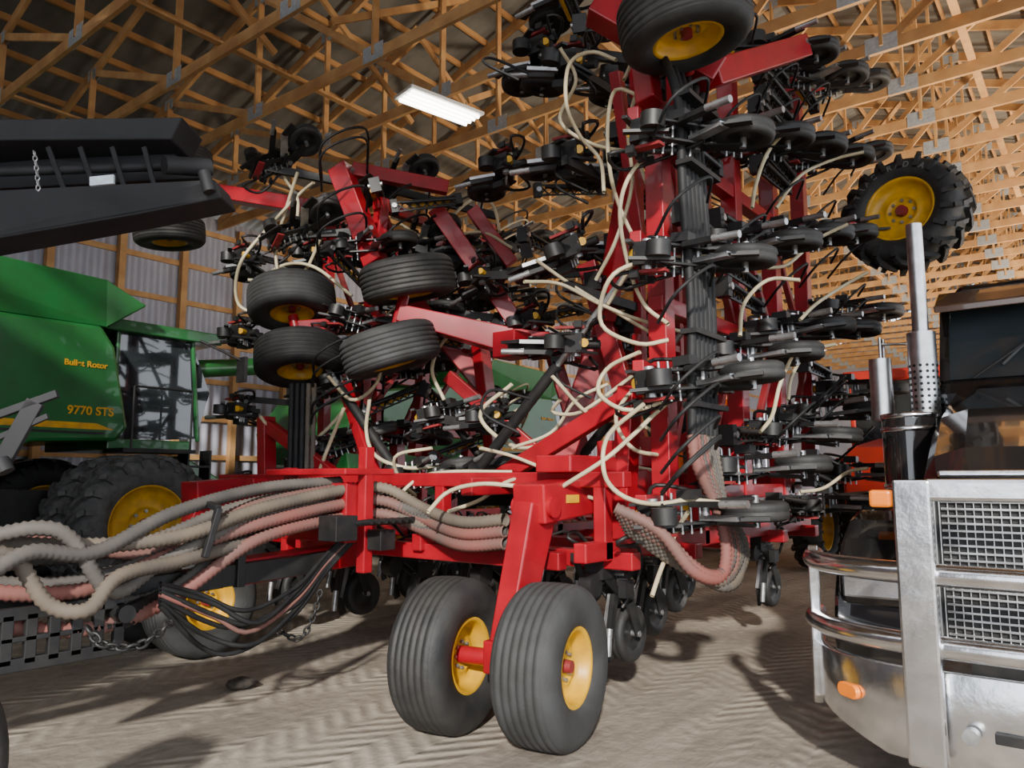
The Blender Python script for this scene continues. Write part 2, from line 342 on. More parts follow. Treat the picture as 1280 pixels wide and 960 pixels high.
def wing(name,Y,Xs,z0,z1,zs,w=.13,lean=0,diag=True):
    b=MB()
    def Q(x,z):return V((x,Y+lean*(z-z0),z))
    for i,x in enumerate(Xs):b.beam(Q(x,z0),Q(x,z1[i] if isinstance(z1,list) else z1),w,w,0)
    for z in zs:b.beam(Q(Xs[0]-.1,z),Q(Xs[-1]+.1,z),w*.8,w*.8,0)
    if diag:
        for i in range(len(Xs)-1):
            b.beam(Q(Xs[i],zs[0]),Q(Xs[i+1],zs[1]),.06,.06,1)
            if len(zs)>2:b.beam(Q(Xs[i+1],zs[1]),Q(Xs[i],zs[2]),.06,.06,1)
    b.make(name,[RED,RED2],D,bevel=.008)
XR=[4.6,5.6,6.6,7.6,8.6]
wing('wing_frame',2.6,[5.15,5.75,6.6,7.6,8.6],1.25,[4.5,4.9,5.6,6.2,6.2],[1.5,2.9,4.2],.15)
for z in(1.45,2.35,3.25,4.15):b=MB();b.beam((4.55,2.48,z),(5.1,2.6,z),.08,.1,0);b.make('wing_bracket',[RED],D,bevel=.006)
for i,x in enumerate(XR):
    for j in range([4,4,5,6,6][i]):opener((x,2.4,1.37+.33*(i%3)+.88*j),rad(-90),jit=.07,sc=1.05,yaw=random.uniform(-.08,.08))
for i in range(24):lattice((random.choice([5.3,6.1,7.1,8.1])+random.uniform(-.1,.1),2.35,1.4+.19*i),(0,random.uniform(-.1,.1),0))
wing('outer_wing_frame',3.4,[6.3,7.1,7.9],2.6,6.4,[2.9,4.4,6.0],.09)
for i,x in enumerate(XR[1:4]):
    for j in range(5):opener((x-.2,3.55,2.75+.3*i+.85*j),rad(90),jit=.25,sc=1.1,yaw=random.uniform(-.3,.3))
for i in range(14):lattice((random.uniform(5.2,8),3.6,2.6+.28*i),(0,random.uniform(-.4,.4),random.uniform(-.6,.6)))
for z in(3.2,4.3,5.2):b=MB();b.beam((5.2,3.5,z),(6.4,3.42,z),.06,.08,0);b.make('wing_bracket',[BLK],D)
XL=[5.1,6.1,7.1,8.1]
wing('wing_frame',8.0,[6.3,7.2,8.1],1.25,[4.9,5.1,5.1],[1.5,3,4.7],.12)
for z in(1.6,2.55,3.5,4.3):b=MB();b.beam((5.05,8.1,z),(6.3,8.0,z),.05,.07,0);b.make('wing_bracket',[BLK],D)
for i,x in enumerate(XL):
    for j in range(4):opener((x,8.1,1.5+.3*(i%3)+.92*j),rad(90),jit=.08,sc=1.05)
wing('outer_wing_frame',6.95,[5.95,6.9,7.9],1.9,[4.9,5.0,5.1],[2.2,3.5,4.8],.13,lean=-.12)
for i,x in enumerate([5.5,6.4,7.3,8.2]):
    for j in range(4):opener((x,7.0-.1*j,1.95+.25*i+.75*j),rad(-90),jit=.25,sc=1.05,yaw=random.uniform(-.3,.3))
for px,py,d,an in((378,208,9,-120),(402,295,8.8,-118),(470,263,9,-122),(525,237,9.4,-118),(550,310,9.2,-115),(606,348,9.2,-110),(655,205,7.4,85),(625,345,8.4,80),(700,60,6.8,85),(560,520,8,-100),(525,595,7.8,-100),(580,600,7.5,-105),(690,400,7.6,80),(640,520,7.4,90)):
    opener(at(px-(55 if d>8.5 else 25),py,d),rad(an)+random.uniform(-.1,.1),sc=1.05,yaw=random.uniform(-.3,.3))
for i in range(20):lattice(at(random.uniform(410,720),random.uniform(235,560),random.uniform(8.4,9.4)),(random.uniform(-.3,.3),random.uniform(-.5,.5),random.uniform(-.8,.8)))
for p,q in((at(323,208,9),at(440,230,9.2)),(at(348,295,8.8),at(450,290,9)),(at(630,205,7.4),at(770,225,7.2)),(at(600,345,8.4),at(760,340,7.6)),(at(440,225,9.2),at(620,270,9.6)),(at(450,290,9),at(640,345,9.4)),(at(460,380,9),at(640,400,9.2)),(at(675,60,6.8),at(790,75,6.4)),(at(535,520,8),at(640,540,7.6))):
    b=MB();b.beam(p,q,.06,.09,0);b.make('cross_tube',[BLK],D)
# centre frame
b=MB()
for x in(4.7,5.7,6.7,7.7,8.7):b.beam((x,2.6,1.05),(x,7.6,1.05),.12,.12,0)
for y in(2.8,4.3,5.7,7.3):b.beam((4.3,y,1.12),(9,y,1.12),.1,.13,0)
for y in(3.7,6.4):b.beam((4.2,y,1.55),(8.2,y,1.6),.11,.13,0)
for x in(4.6,6.2,8):b.beam((x,2.6,1.6),(x,7.5,1.6),.11,.11,0)
for x in(4.6,6.2,8):
    for y in(2.8,4.3,5.7,7.3):b.beam((x,y,1.05),(x,y,1.6),.1,.1,0)
b.make('centre_frame',[RED],D,bevel=.01)
for i,x in enumerate((4.7,5.7,6.7,7.7)):
    for j in range(5):
        y=2.9+j*.98+(i%3)*.3
        opener((x,y,1.0),0,pwg if (i==2 and j==0) else pwd,jit=.04,name='ground_opener')
for y,s in((2.75,1),(7.6,-1)):
    for x in(5.1,7.1):
        b=MB();b.beam((x,y+s*.2,1.1),(x,y+s*.1,2.3),.14,.16,0);b.beam((x,y+s*1.4,1.6),(x,y+s*.15,2.2),.1,.14,0);b.make('hinge_tower',[RED],D,bevel=.01)
for y,s in((2.9,1),(7.4,-1)):
    for x in(5.4,6.9):
        b=MB();p=V((x,y+s*1.7,1.7));q=V((x,y+s*.1,3.3));m_=p.lerp(q,.55);b.cyl(p,m_,.05,0,n=16);b.cyl(m_,q,.028,1,n=12);b.cyl(p-V((.1,0,0)),p+V((.1,0,0)),.05,0);b.make('hydraulic_cylinder',[BLK,ZN],D)
yb=3.08
b=MB()
b.beam((4.12,yb,1.44),(6.1,yb,1.60),.26,.26,0)
b.beam((4.2,yb,1.42),(3.92,yb+.04,.48),.16,.30,0,up=(1,0,0),h2=.18)
b.box((4.75,yb,1.71),(.7,.3,.12),0);b.box((5.6,yb,1.83),(.5,.1,.25),0);b.box((5.2,yb,1.8),(.12,.2,.2),0);b.cyl((4.2,yb-.16,1.42),(4.2,yb+.16,1.42),.07,0,n=16)
b.make('caster_arm',[RED],D,bevel=.012)
b=MB();b.cyl((3.96,2.82,.485),(3.83,3.45,.485),.055,0,n=16);b.box((3.91,yb+.04,.5),(.2,.18,.2),0);b.make('caster_axle',[RED],D,bevel=.01)
b=MB();b.box((4.45,yb-.133,1.47),(.15,.006,.055));b.make('decal',[YEL],D)
ca=(.16,-.987,0)
wheel(D,(3.97,2.79,.485),ca,.485,.41,.225,tm=RUBD);wheel(D,(3.82,3.49,.485),ca,.485,.39,.225,tm=RUB)
b=MB();b.beam((4.0,7.1,1.45),(6.0,7.1,1.6),.3,.26,0);b.beam((4.2,7.1,1.4),(3.95,7.1,.6),.2,.3,0);b.cyl((3.95,6.7,.5),(3.95,7.5,.5),.06);b.make('caster_arm',[RED],D,bevel=.012)
wheel(D,(3.95,6.72,.5),(0,-1,0),.5,.42,.235,tm=RUBD);wheel(D,(3.95,7.5,.5),(0,-1,0),.5,.42,.235)
def fw(px,py,d,tilt,R=.5,W=.4,**k): return wheel(D,at(px,py,d),tilt,R,W,.235,**k)
ta=V((-.12,-.25,-1))
fw(365,377,8.7,ta,tm=RUBD);fw(375,448,8.5,ta,tm=RUB)
fw(510,350,7.9,V((.22,-.05,-1)),tm=RUB);fw(488,437,7.7,V((.25,-.18,-1)),tm=RUBD)
fw(855,26,5.0,V((.12,-.12,-1)),R=.46,W=.38,tm=RUB)
fw(212,290,11,V((.1,0,-1)),tm=RUB);fw(222,204,11,V((.1,0,-1)),tm=RUB)
b=MB()
b.beam(at(500,393,7.8),at(640,428,7.7),.24,.18,0,w2=.28,h2=.26);b.beam(at(630,426,7.7),at(800,447,7.9),.28,.24,0,w2=.26,h2=.24);b.box(at(640,432,7.55),(.28,.28,.26),0)
b.cyl(at(505,370,7.8),at(492,425,7.75),.06,0)
b.make('caster_arm',[RED],D,bevel=.012)
b=MB();b.beam(at(372,412,8.6),at(470,405,8.9),.2,.18,0);b.cyl(at(366,395,8.65),at(374,430,8.6),.06,0);b.make('caster_arm',[RED],D,bevel=.012)
b=MB();b.beam(at(268,240,10.8),at(400,262,10.2),.26,.2,0);b.beam(at(400,262,10.2),at(470,330,9.6),.22,.2,0);b.cyl(at(228,215,11),at(218,280,11),.06);b.beam(at(222,245,11),at(275,242,10.8),.16,.16);b.make('caster_arm',[RED],D,bevel=.012)
b=MB();b.beam(at(742,8,5.6),at(895,95,5.6),.24,.22,0);b.beam(at(885,95,5.6),at(1000,60,6.6),.2,.2,0);b.beam(at(800,40,5.6),at(812,130,5.5),.16,.16,0);b.cyl(at(857,10,5.02),at(860,90,5.5),.05,0);b.make('caster_arm',[RED],D,bevel=.012)
# lug wheel with moulded lettering
lc=at(1132,268,7.9);LN=(RT*-.72+FW*-.66+V((0,0,.12))).normalized()
wheel(D,lc,LN,.64,.46,.34,lug=18,tm=RUB,flip=1)
LU=(V((0,0,1))-LN*LN.z).normalized();LR=LU.cross(LN)
for i,ch in enumerate('TRAC RADIAL'):
    if ch==' ':continue
    th=rad(-62+i*10.5);ra=LU*math.cos(th)+LR*math.sin(th);rr_=LR*math.cos(th)-LU*math.sin(th)
    m3=M((rr_,ra,LN)).transposed();text(ch,.085,lc+ra*.44+LN*.226,m3.to_euler(),LET,D,name='tyre_lettering',ext=.006,bold=.002,align='CENTER')
b=MB();b.beam(at(1135,275,8.2),at(1000,300,8.0),.14,.16,0);b.make('wheel_arm',[RED],D,bevel=.01)
b=MB()
for p,q,w_ in((at(425,210,8.7),at(470,330,8.5),.24),(at(470,320,8.8),at(610,490,8.9),.2),(at(440,212,8.7),at(560,235,8.9),.16),(at(545,262,8.9),at(650,410,8.8),.2),(at(590,262,9),at(640,330,9),.16),(at(760,400,7.6),at(700,575,7.6),.24),(at(735,330,7.2),at(800,560,7),.18),(at(560,470,8.2),at(700,590,7.8),.14),(at(430,480,8.4),at(470,600,8),.13),(at(600,430,8.6),at(620,590,8.6),.17),(at(790,210,6.6),at(755,400,7),.18),(at(770,90,6.2),at(800,300,6.6),.12),(at(690,440,8.2),at(730,570,8.2),.16)):
    b.beam(p,q,w_*.8,w_,0)
b.make('fold_linkage',[RED],D,bevel=.01)
b=MB()
b.box((4.0,5.0,1.35),(.3,.8,.45),0);b.box((4.0,5.0,1.66),(.5,1.0,.05),0)
b.beam((4.4,3.0,1.05),(4.4,5.9,1.05),.1,.12,0);b.beam((4.3,5,1.0),(3.2,5,.95),.2,.18,0)
b.beam((4.0,4.55,.9),(4.0,4.55,1.85),.09,.09,0);b.beam((4.0,5.5,.9),(4.0,5.5,1.7),.09,.09,0)
b.make('drawbar_frame',[RED],D,bevel=.01)
b=MB()
b.beam((3.9,4.85,.98),(.6,4.85,.86),.1,.14,0);b.beam((3.2,5.2,.9),(.2,5.2,.82),.1,.16,0)
b.box((3.1,4.8,1.12),(.06,.06,.5),0);b.box((3.7,4.5,1.25),(.2,.2,.18),0);b.box((4.05,4.42,1.15),(.15,.15,.15),0)
b.beam((2.66,4.5,1.12),(2.74,4.5,1.42),.04,.04,0);b.beam((2.74,4.5,1.42),(2.74,4.7,1.46),.04,.04,0)
for i in range(7):b.cyl((3.8+i*.07,4.42,1.28),(3.8+i*.07,4.25,1.3),.022,0,n=8)
b.make('tongue',[BLK],D,bevel=.005)
b=MB()
for z,h_ in((.64,.07),(.90,.07),(.77,.03)):b.box((1.85,4.6,z),(.75,.04,h_),0)
for i in range(7):b.box((1.51+i*.115,4.6,.77),(.06,.04,.26),0)
b.beam((2.2,4.6,.80),(2.55,4.72,.88),.06,.12,0);b.cyl((2.2,4.5,.84),(2.2,4.7,.84),.05,0,n=14);b.make('hitch_plate',[BLK],D,bevel=.006)
def chain(name,pts,par,r=.03,t=.008):
    b=MB();P_=spline(pts,r*1.5)
    for i in range(len(P_)-1):
        d=(P_[i+1]-P_[i]).normalized();s=d.orthogonal().normalized();s=M.Rotation(rad(90*(i%2)),3,d)@s;c=P_[i]
        q=[c+d*math.cos(a)*r+s*math.sin(a)*r*.6 for a in[2*math.pi*k/10 for k in range(11)]]
        b.tube(q,t,0,n=5,step=.02)
    return b.make(name,[BLK if name=='chain' else ZN],par)
chain('chain',[at(112,788,4.2),at(130,806,4.2),at(170,808,4.3),at(200,790,4.4),at(212,778,4.5)],D,.034,.010)
chain('chain',[at(350,790,5.6),at(375,798,5.6),at(392,770,5.6),at(400,740,5.6)],D)
for i in range(9):
    a=i%3;r_=i//3;oy=(a-1)*.1;oz=(r_-1)*.1
    j=lambda s:random.uniform(-s,s)
    q=[(1.0,5.0+oy*1.3,1.15+oz*1.5+j(.05)),(1.9,4.85+oy*2+j(.1),1.02+oz*1.7+j(.08)),(2.5,4.75+oy*2+j(.1),1.08+oz*1.5+j(.08)),(3.1,4.75+oy*1.5,1.3+oz),(3.9,4.75+oy,1.42+oz*1.05),(4.2,4.6+oy*.6,1.43+oz)]
    if i<7:q+=[(4.28-.0,4.2,1.3+oz*.8+a*.02),(4.15+a*.06,3.7,1.22+oz*.8),(4.15+a*.06,3.3,1.25+oz*.8)]
    b=MB();b.tube(q,.047,0,n=10,corr=True);b.make('air_hose',[GH[(2,0,1,2,0,0,1,2,0)[i]]],D)
for k,pts in enumerate(([at(-20,690,3.9),at(20,700,4.0),at(60,755,4.1),(at(110,762,4.2)),at(150,720,4.4),at(230,700,4.8),at(330,672,5.4)],[at(-20,672,4.0),at(50,660,4.1),at(90,675,4.2),at(140,740,4.4),at(200,705,4.7),at(300,655,5.2),at(420,620,6)],[at(-20,720,3.8),at(40,690,4.),at(120,690,4.3),at(220,640,4.8),at(330,610,5.5),at(425,602,6.1)])):
    b=MB();b.tube(pts,.045,0,n=10,corr=True);b.make('air_hose',[GH[(1,0,0)[k]]],D)
for i in range(8):
    q=[(4.35+.02*i,2.55,1.42-.02*i),(4.45+.03*i,2.3,1.28-.03*i),(4.6+.05*i,2.15-.01*i,1.03-.02*i+.02*(i%2)),(4.85+.05*i,2.08,.97+.02*(i%3)),(5.02+.045*i,2.1,1.15),(5.0+.02*i,2.15,1.4),(4.82+.045*i,2.2,1.7),(4.8+.045*i,2.22,1.9)]
    b=MB();b.tube(q,.042,0,n=10,corr=True);b.make('air_hose',[GH[(2,2,0,2,1,0,0,1)[i]]],D)
for i in range(6):
    b=MB();x=4.80+.07*i;b.tube([(x,2.22,1.85),(x,2.2,2.8),(x+.01,2.24,3.6),(x-.02,2.25,4.3),(x-.02+.1*i,2.4,4.75)],.034,0,n=8);b.make('riser_hose',[BH],D)
for z in(2.1,2.6,3.2,3.8,4.3):b=MB();b.box((5.0,2.2,z),(.5,.12,.035),0);b.make('hose_clamp',[BLK],D)
for i in range(5):
    b=MB();p=at(365+i*7,480,8.2);q=at(362+i*7,600,8.0);b.tube([p,p.lerp(q,.5),q],.03,0,n=8,corr=i>2);b.make('riser_hose',[BH if i<3 else GH[1]],D)
for i in range(7):
    o=i*9-10;j=lambda:random.uniform(-12,12);pts=[at(200,735+o*.5,4.6),at(260+j(),757+o+j(),4.9),at(310+j(),772+o*.8+j(),5.1),at(370,740+o*.6,5.5),at(405,700+o*.4,5.8),at(440,665+o*.3,6.0)]
    b=MB();b.tube(pts,.016,0,n=6);b.make('hydraulic_hose',[BH if i!=3 else GH[2]],D)
CT=[([(770,75),(740,65),(712,80),(708,130),(725,170),(750,200),(755,240)],5.6),([(800,120),(770,112),(760,150),(762,210),(775,260),(800,310),(820,330)],5.5),
([(880,178),(830,183),(792,212),(775,262),(785,330),(805,380),(835,405)],5.3),([(893,320),(840,322),(800,328),(765,345),(750,385),(757,412),(800,430),(835,425)],5.2),
([(895,478),(850,485),(820,505),(780,512),(748,490),(760,460),(800,440)],5.2),([(900,475),(840,500),(790,545),(755,575),(700,610)],5.2),([(915,630),(860,625),(815,630),(775,618),(755,590),(760,545),(805,505)],5.0),
([(655,352),(700,355),(750,380),(800,400),(872,420)],6),([(670,325),(720,360),(790,402),(830,425)],6.2),([(700,500),(690,515),(720,517),(750,500),(790,470)],6.2),
([(392,228),(372,245),(335,285),(300,330),(297,378),(325,395)],8.9),([(372,215),(358,260),(345,310),(350,360)],8.9),([(330,345),(360,330),(395,335),(440,370)],8.8),([(325,520),(345,545),(370,562),(405,540),(440,500)],8.5),
([(462,500),(458,540),(470,570),(510,585),(560,580)],7.8),([(430,510),(410,560),(395,600)],7.9),([(535,640),(560,615),(600,605),(650,608),(700,612),(750,625)],5.4),([(520,620),(500,600),(495,570),(540,560)],6.8),
([(600,560),(640,570),(700,590),(760,580),(830,590)],6.2),([(560,640),(600,625),(640,600),(720,585),(800,560)],5.8),([(860,640),(845,665),(825,715),(815,745)],5.1),([(1085,585),(1060,590),(1030,610),(1000,615)],6.8),
([(990,445),(975,480),(965,520),(950,540)],5.8),([(1080,190),(1040,200),(1000,220),(970,260)],6.8),([(985,160),(960,190),(945,230),(940,260)],5.8),([(1000,350),(960,350),(930,380),(925,420)],5.8),([(1045,430),(1010,440),(990,470),(985,500)],6.4),
([(560,275),(590,250),(615,255),(625,290)],9.2),([(500,280),(540,300),(600,290),(640,310)],9),([(640,480),(600,520),(650,560),(720,540)],7),([(690,470),(740,520),(800,530),(835,560)],6),([(780,100),(800,60),(830,50)],5.6),([(1060,280),(1020,300),(985,330),(960,335)],6.2),([(1085,340),(1050,360),(1020,380),(1000,400)],6.4),([(410,470),(440,500),(470,480),(480,440)],8),([(600,400),(560,420),(540,460),(555,500)],8),
([(800,100),(785,160),(790,230),(770,300),(745,350)],5.7),([(815,130),(800,200),(820,270),(790,330),(760,380)],5.9),([(700,60),(720,100),(700,150),(740,180),(790,190)],6),([(640,560),(690,540),(720,500),(760,480)],6.6),([(480,640),(520,600),(560,590),(640,590)],6.3),([(360,190),(355,220),(372,250),(368,300)],9),([(400,300),(380,340),(350,350),(310,350)],8.8),([(835,470),(800,480),(770,520),(790,560),(830,570)],5.6)]
for pts,d in CT:
    b=MB();b.tube([at(x,y,d+.12*math.sin(i*1.7)) for i,(x,y) in enumerate(pts)],.0155 if d<7 else .02,0,n=8,step=.05);b.make('seed_hose',[CRM],D)
for i in range(52):
    x=random.choice(XR);z=random.uniform(1.5,5.3);yy=random.choice([2.3,3.45]);s=-1 if yy<3 else 1
    b=MB();b.tube([(x-.1,yy,z),(x-.25,yy+s*.22,z+.15),(x,yy+s*.35,z+.35),(x+.3,yy+s*.2,z+.3)],.012,0,n=6);b.make('hydraulic_hose',[BH],D)
for i in range(34):
    x=random.choice([5.3,6.3,7.3,8.3]);z=random.uniform(2,5.0)
    b=MB();b.tube([(x,6.9,z),(x-.3,6.5,z+.25),(x+.1,6.3,z+.5),(x+.5,6.7,z+.3)],.014,0,n=6);b.make('hydraulic_hose' if i%4 else 'seed_hose',[BH if i%4 else CRM],D)
# ================= COMBINES
def combine(dx,dy,lab):
    E=empty('combine_harvester',(3+dx,12.7+dy,0),lab,'combine harvester')
    o=V((dx,dy,0));Yn,Yf=11.25,14.2
    def q(x,y,z):return V((x,y,z))+o
    b=MB();pl=[(-2,1.5),(-2.2,2.6),(-1.6,3.4),(.8,3.75),(4.9,3.78),(5.1,3.5),(5.35,2.35),(5.2,2.15),(4.1,2.1),(3.5,1.85),(3.1,1.3),(0,1.2)]
    b.prism([q(x,Yn,z) for x,z in pl],(0,Yf-Yn,0),0);b.make('body',[GRN],E,bevel=.05)
    b=MB();b.prism([q(1.2,Yn+.1,3.78),q(5.0,Yn+.1,3.78),q(5.45,Yn-.15,4.15),q(4.9,Yn-.05,4.45),q(.9,Yn-.15,4.55)],(0,2.9,0),0);b.make('grain_tank_extension',[GRN],E,bevel=.02)
    b=MB();b.prism([q(5.3,Yn+.35,2.15),q(6.6,Yn+.35,2.25),q(6.8,Yn+.35,3.0),q(6.45,Yn+.35,3.8),q(5.25,Yn+.35,3.8)],(0,2.1,0),0);b.make('cab_glass',[GLS],E)
    b=MB();b.box(q(5.95,Yn+1.4,3.88),(1.9,2.4,.18),0);b.box(q(5.85,Yn+1.4,2.12),(1.3,2.2,.16),0)
    for x0,x1 in((5.28,5.28),(6.62,6.45)):
        for y in(Yn+.33,Yn+2.47):b.beam(q(x0,y,2.2),q(x1,y,3.85),.06,.06,0)
    b.make('cab_frame',[GRN],E,bevel=.02)
    b=MB();b.box(q(5.75,Yn+.1,2.02),(1.1,.6,.06),0);b.make('platform',[BLK],E)
    b=MB()
    for x in(5.35,6.25):b.cyl(q(x,Yn-.12,2.05),q(x,Yn-.12,2.95),.016)
    b.cyl(q(5.35,Yn-.12,2.95),q(6.25,Yn-.12,2.95),.016);b.make('handrail',[BLK],E)
    b=MB();b.box(q(6.22,Yn,1.2),(.03,.3,1.7));b.box(q(6.58,Yn,1.2),(.03,.3,1.7))
    for i in range(5):b.box(q(6.4,Yn,.6+i*.3),(.35,.3,.03))
    b.make('ladder',[BLK],E)
    b=MB();b.cyl(q(6.45,Yn+.1,3.8),q(6.95,Yn-.3,3.5),.02);b.box(q(6.95,Yn-.32,3.35),(.06,.22,.4));b.make('mirror',[BLK],E)
    b=MB();b.prism([q(6.3,Yn+.7,1.2),q(8.0,Yn+.7,.5),q(8.0,Yn+.7,1.2),q(6.6,Yn+.7,2.0)],(0,1.5,0),0);b.make('feeder_house',[GRN],E,bevel=.03)
    b=MB();b.cyl(q(5.4,Yn+.6,3.22),q(8.4,Yn+.7,3.68),.15,n=24);b.make('unloading_auger',[GRN],E)
    b=MB();b.prism([q(1.0,Yn-.012,2.30),q(5.15,Yn-.012,2.30),q(4.9,Yn-.012,2.385),q(1.0,Yn-.012,2.40)],(0,.01,0));b.make('stripe',[YEL],E)
    b=MB();b.box(q(2.9,Yn-.01,2.25),(4.2,.02,.03));b.make('trim_line',[BLK],E)
    text('9770 STS',.165,q(4.5,Yn-.012,2.5),(rad(90),0,0),YEL,E,bold=.004);text('Bullet Rotor',.115,q(4.42,Yn-.012,3.17),(rad(90),0,0),YEL,E,bold=.003)
    ax=5.3
    wheel(E,q(ax,10.6,.98),(0,-1,0),.98,.55,.54,lug=22,tm=RUBG);wheel(E,q(ax,11.4,.98),(0,-1,0),.98,.5,.54,lug=22,tm=RUBG)
    wheel(E,q(ax,14.0,.98),(0,-1,0),.98,.5,.52,lug=22);wheel(E,q(ax,14.7,.98),(0,-1,0),.98,.5,.52,lug=22)
    for y in(11.6,13.8):wheel(E,q(-.6,y,.7),(0,-1,0),.7,.5,.4,lug=18)
    b=MB();b.cyl(q(ax,10.65,.98),q(ax,14.65,.98),.12);b.cyl(q(-.6,11.6,.7),q(-.6,13.8,.7),.1);b.box(q(2.2,12.7,1.2),(6,1.6,.5));b.make('axle',[BLK],E)
combine(0,0,'green combine harvester with yellow stripe beside timber wall')
combine(12,.6,'green combine harvester parked behind the seed drill')
# ================= BLACK HOPPER TRAILER
E=empty('tipping_trailer',(1.6,5.5,0),'black steel hopper raised on a frame with hanging chain','hopper trailer')
dn=FW*.35
b=MB();b.prism([at(-120,150,4.3),at(228,146,4.9),at(214,174,4.9),at(-120,176,4.3)],dn,0)
b.prism([at(-120,243,4.3),at(268,224,4.85),at(277,247,4.9),at(170,268,4.7),at(-120,318,4.3)],dn*.8,0)
b.make('hopper',[MBLK],E,bevel=.01)
b=MB();b.prism([at(-120,176,4.6),at(195,174,5.1),at(255,222,5.1),at(-120,242,4.6)],dn*.5,0)
for i in range(4):b.beam(at(60+i*40,184,4.6+.06*i),at(80+i*38,236,4.6+.06*i),.02,.03,0)
b.cyl(at(-100,218,4.35),at(210,208,4.9),.03);b.cyl(at(205,206,4.75),at(262,210,4.95),.06,0,n=20);b.cyl(at(255,215,4.8),at(262,240,4.8),.04,0,n=16);b.make('inner_frame',[MBLK],E,bevel=.004)
b=MB();b.prism([at(112,221,4.42),at(142,218,4.46),at(142,229,4.46),at(112,232,4.42)],FW*.02);b.make('label_plate',[GUS],E)
chain('hanging_chain',[at(43,192,4.25),at(46,215,4.25),at(48,240,4.25)],E,.02,.004)
b=MB();b.beam(at(-200,240,4.4),at(-200,700,4.4),.2,.2,0)
b.beam(at(-200,700,4.4),V((at(-200,700,4.4).x,at(-200,700,4.4).y,0)),.3,.3);b.make('support_frame',[MBLK],E,bevel=.004)
b=MB();b.beam(at(-200,590,3.9),at(72,492,3.9),.03,.04,0);b.beam(at(0,582,3.9),at(45,502,3.9),.03,.09,0);b.beam(at(-20,555,3.9),at(60,520,3.9),.02,.03,0);b.cyl(at(0,575,3.85),at(8,590,3.85),.04);b.make('latch_arm',[MBLK],E,bevel=.004)
wc=at(-215,860,2.6);wheel(E,(wc.x,wc.y,.55),(.25,-1,0),.55,.35,.33,tm=RUB)
# ================= TRUCK
T=empty('semi_truck',(7,.2,0),'black semi truck with polished aluminium bull bar','truck')
def tp(pts,r,name,m,n=16,par=T,label=None):
    b=MB();b.tube(pts,r,0,n=n,step=.05);return b.make(name,[m],par,label)
b=MB()
def plate(path,z0,z1,t,mi=0,zf=None):
    S=spline([V((x,y,0)) for x,y in path],.06);vs=[];m=len(S)
    for i,p in enumerate(S):
        d=(S[min(i+1,m-1)]-S[max(i-1,0)]).normalized();nn=V((-d.y,d.x,0))*t;a0=z0 if zf is None else zf(p.y);vs+=[p+V((0,0,a0)),p+V((0,0,z1)),p+nn+V((0,0,z1)),p+nn+V((0,0,a0))]
    fs=[]
    for i in range(m-1):
        for j in range(4):fs.append((i*4+j,i*4+(j+1)%4,i*4+4+(j+1)%4,i*4+4+j))
    fs+=[(0,1,2,3),((m-1)*4+3,(m-1)*4+2,(m-1)*4+1,(m-1)*4)];b.add(vs,fs,mi,True)
path=[(4.95,1.5),(4.72,1.44),(4.48,1.28),(4.34,1.0),(4.30,.6),(4.30,-.3),(4.36,-.7),(4.6,-1.0),(4.9,-1.1)]
plate(path,.3,.68,.05,0,lambda y:.24 if y<1 else .24+.35*(y-1))
b.make('bumper',[CHR],T,bevel=.006)
for z in(1.14,.80):tp([(4.95,1.5,z),(4.72,1.44,z),(4.48,1.26,z),(4.33,1.0,z),(4.27,.6,z),(4.27,-.3,z),(4.33,-.7,z),(4.6,-1.0,z)],.055,'guard_tube',CHR)
for y in(.80,-.46):
    b=MB();b.prism([(4.19,y-.085,.25),(4.19,y+.085,.25),(4.19,y+.085,1.60),(4.19,y-.085,1.60)],(.06,0,0));b.make('guard_upright',[CHR],T,bevel=.014)
b=MB();b.box((4.23,.17,1.55),(.06,1.16,.11));b.make('guard_top_bar',[CHR],T,bevel=.02)
b=MB();b.prism([(4.9,1.53,1.19),(4.72,1.47,1.22),(4.66,1.45,1.12),(4.66,1.45,.38),(4.72,1.47,.32),(4.9,1.53,.34)],(.03,-.05,0));b.make('guard_end_plate',[CHR],T,bevel=.01)
def capsule(c,ax,L,r,m,name,up=(0,0,1)):
    b=MB();c=V(c);ax=V(ax).normalized();nn=V(up).cross(ax).normalized()
    pr=[c+ax*(L/2-r)*s+ax*math.cos(t)*r+V(up)*math.sin(t)*r for s,t in[(1,rad(a)) for a in range(-90,91,20)]+[(-1,rad(a)) for a in range(90,271,20)]]
    b.prism(pr,nn*.03);return b.make(name,[m],T,bevel=.005)
capsule(V((4.40,1.205,.50)),V((-.45,-.6,0)),.15,.036,AMB,'marker_light')
b=MB();b.cyl((4.28,.62,.42),(4.22,.62,.42),.035,n=20);b.make('tow_pin',[ZN],T)
b=MB();b.box((4.285,.45,.42),(.02,.16,.05));b.make('bumper_slot',[BLK],T,bevel=.005)
b=MB();b.box((4.72,.17,1.17),(.05,1.3,.8));b.make('grille_shell',[BLK],T,bevel=.02)
b=MB()
for i in range(19):b.box((4.68,.17,.80+i*.038),(.02,1.16,.012))
for i in range(30):b.box((4.685,-.4+i*.04,1.15),(.012,.006,.75))
for z in(.76,1.56):b.box((4.67,.17,z),(.05,1.26,.05))
for y in(.8,-.46):b.box((4.665,y,1.16),(.05,.05,.85))
b.make('grille',[ALU],T,bevel=.002)
def loft(secs,name,mats,bev=.03):
    b=MB();k=len(secs[0]);vs=[v for s in secs for v in s];fs=[tuple(range(k)),tuple(range(len(vs)-1,len(vs)-k-1,-1))]
    for i in range(len(secs)-1):
        for j in range(k):fs.append((i*k+j,i*k+(j+1)%k,(i+1)*k+(j+1)%k,(i+1)*k+j))
    b.add(vs,fs,0);return b.make(name,mats,T,bevel=bev)
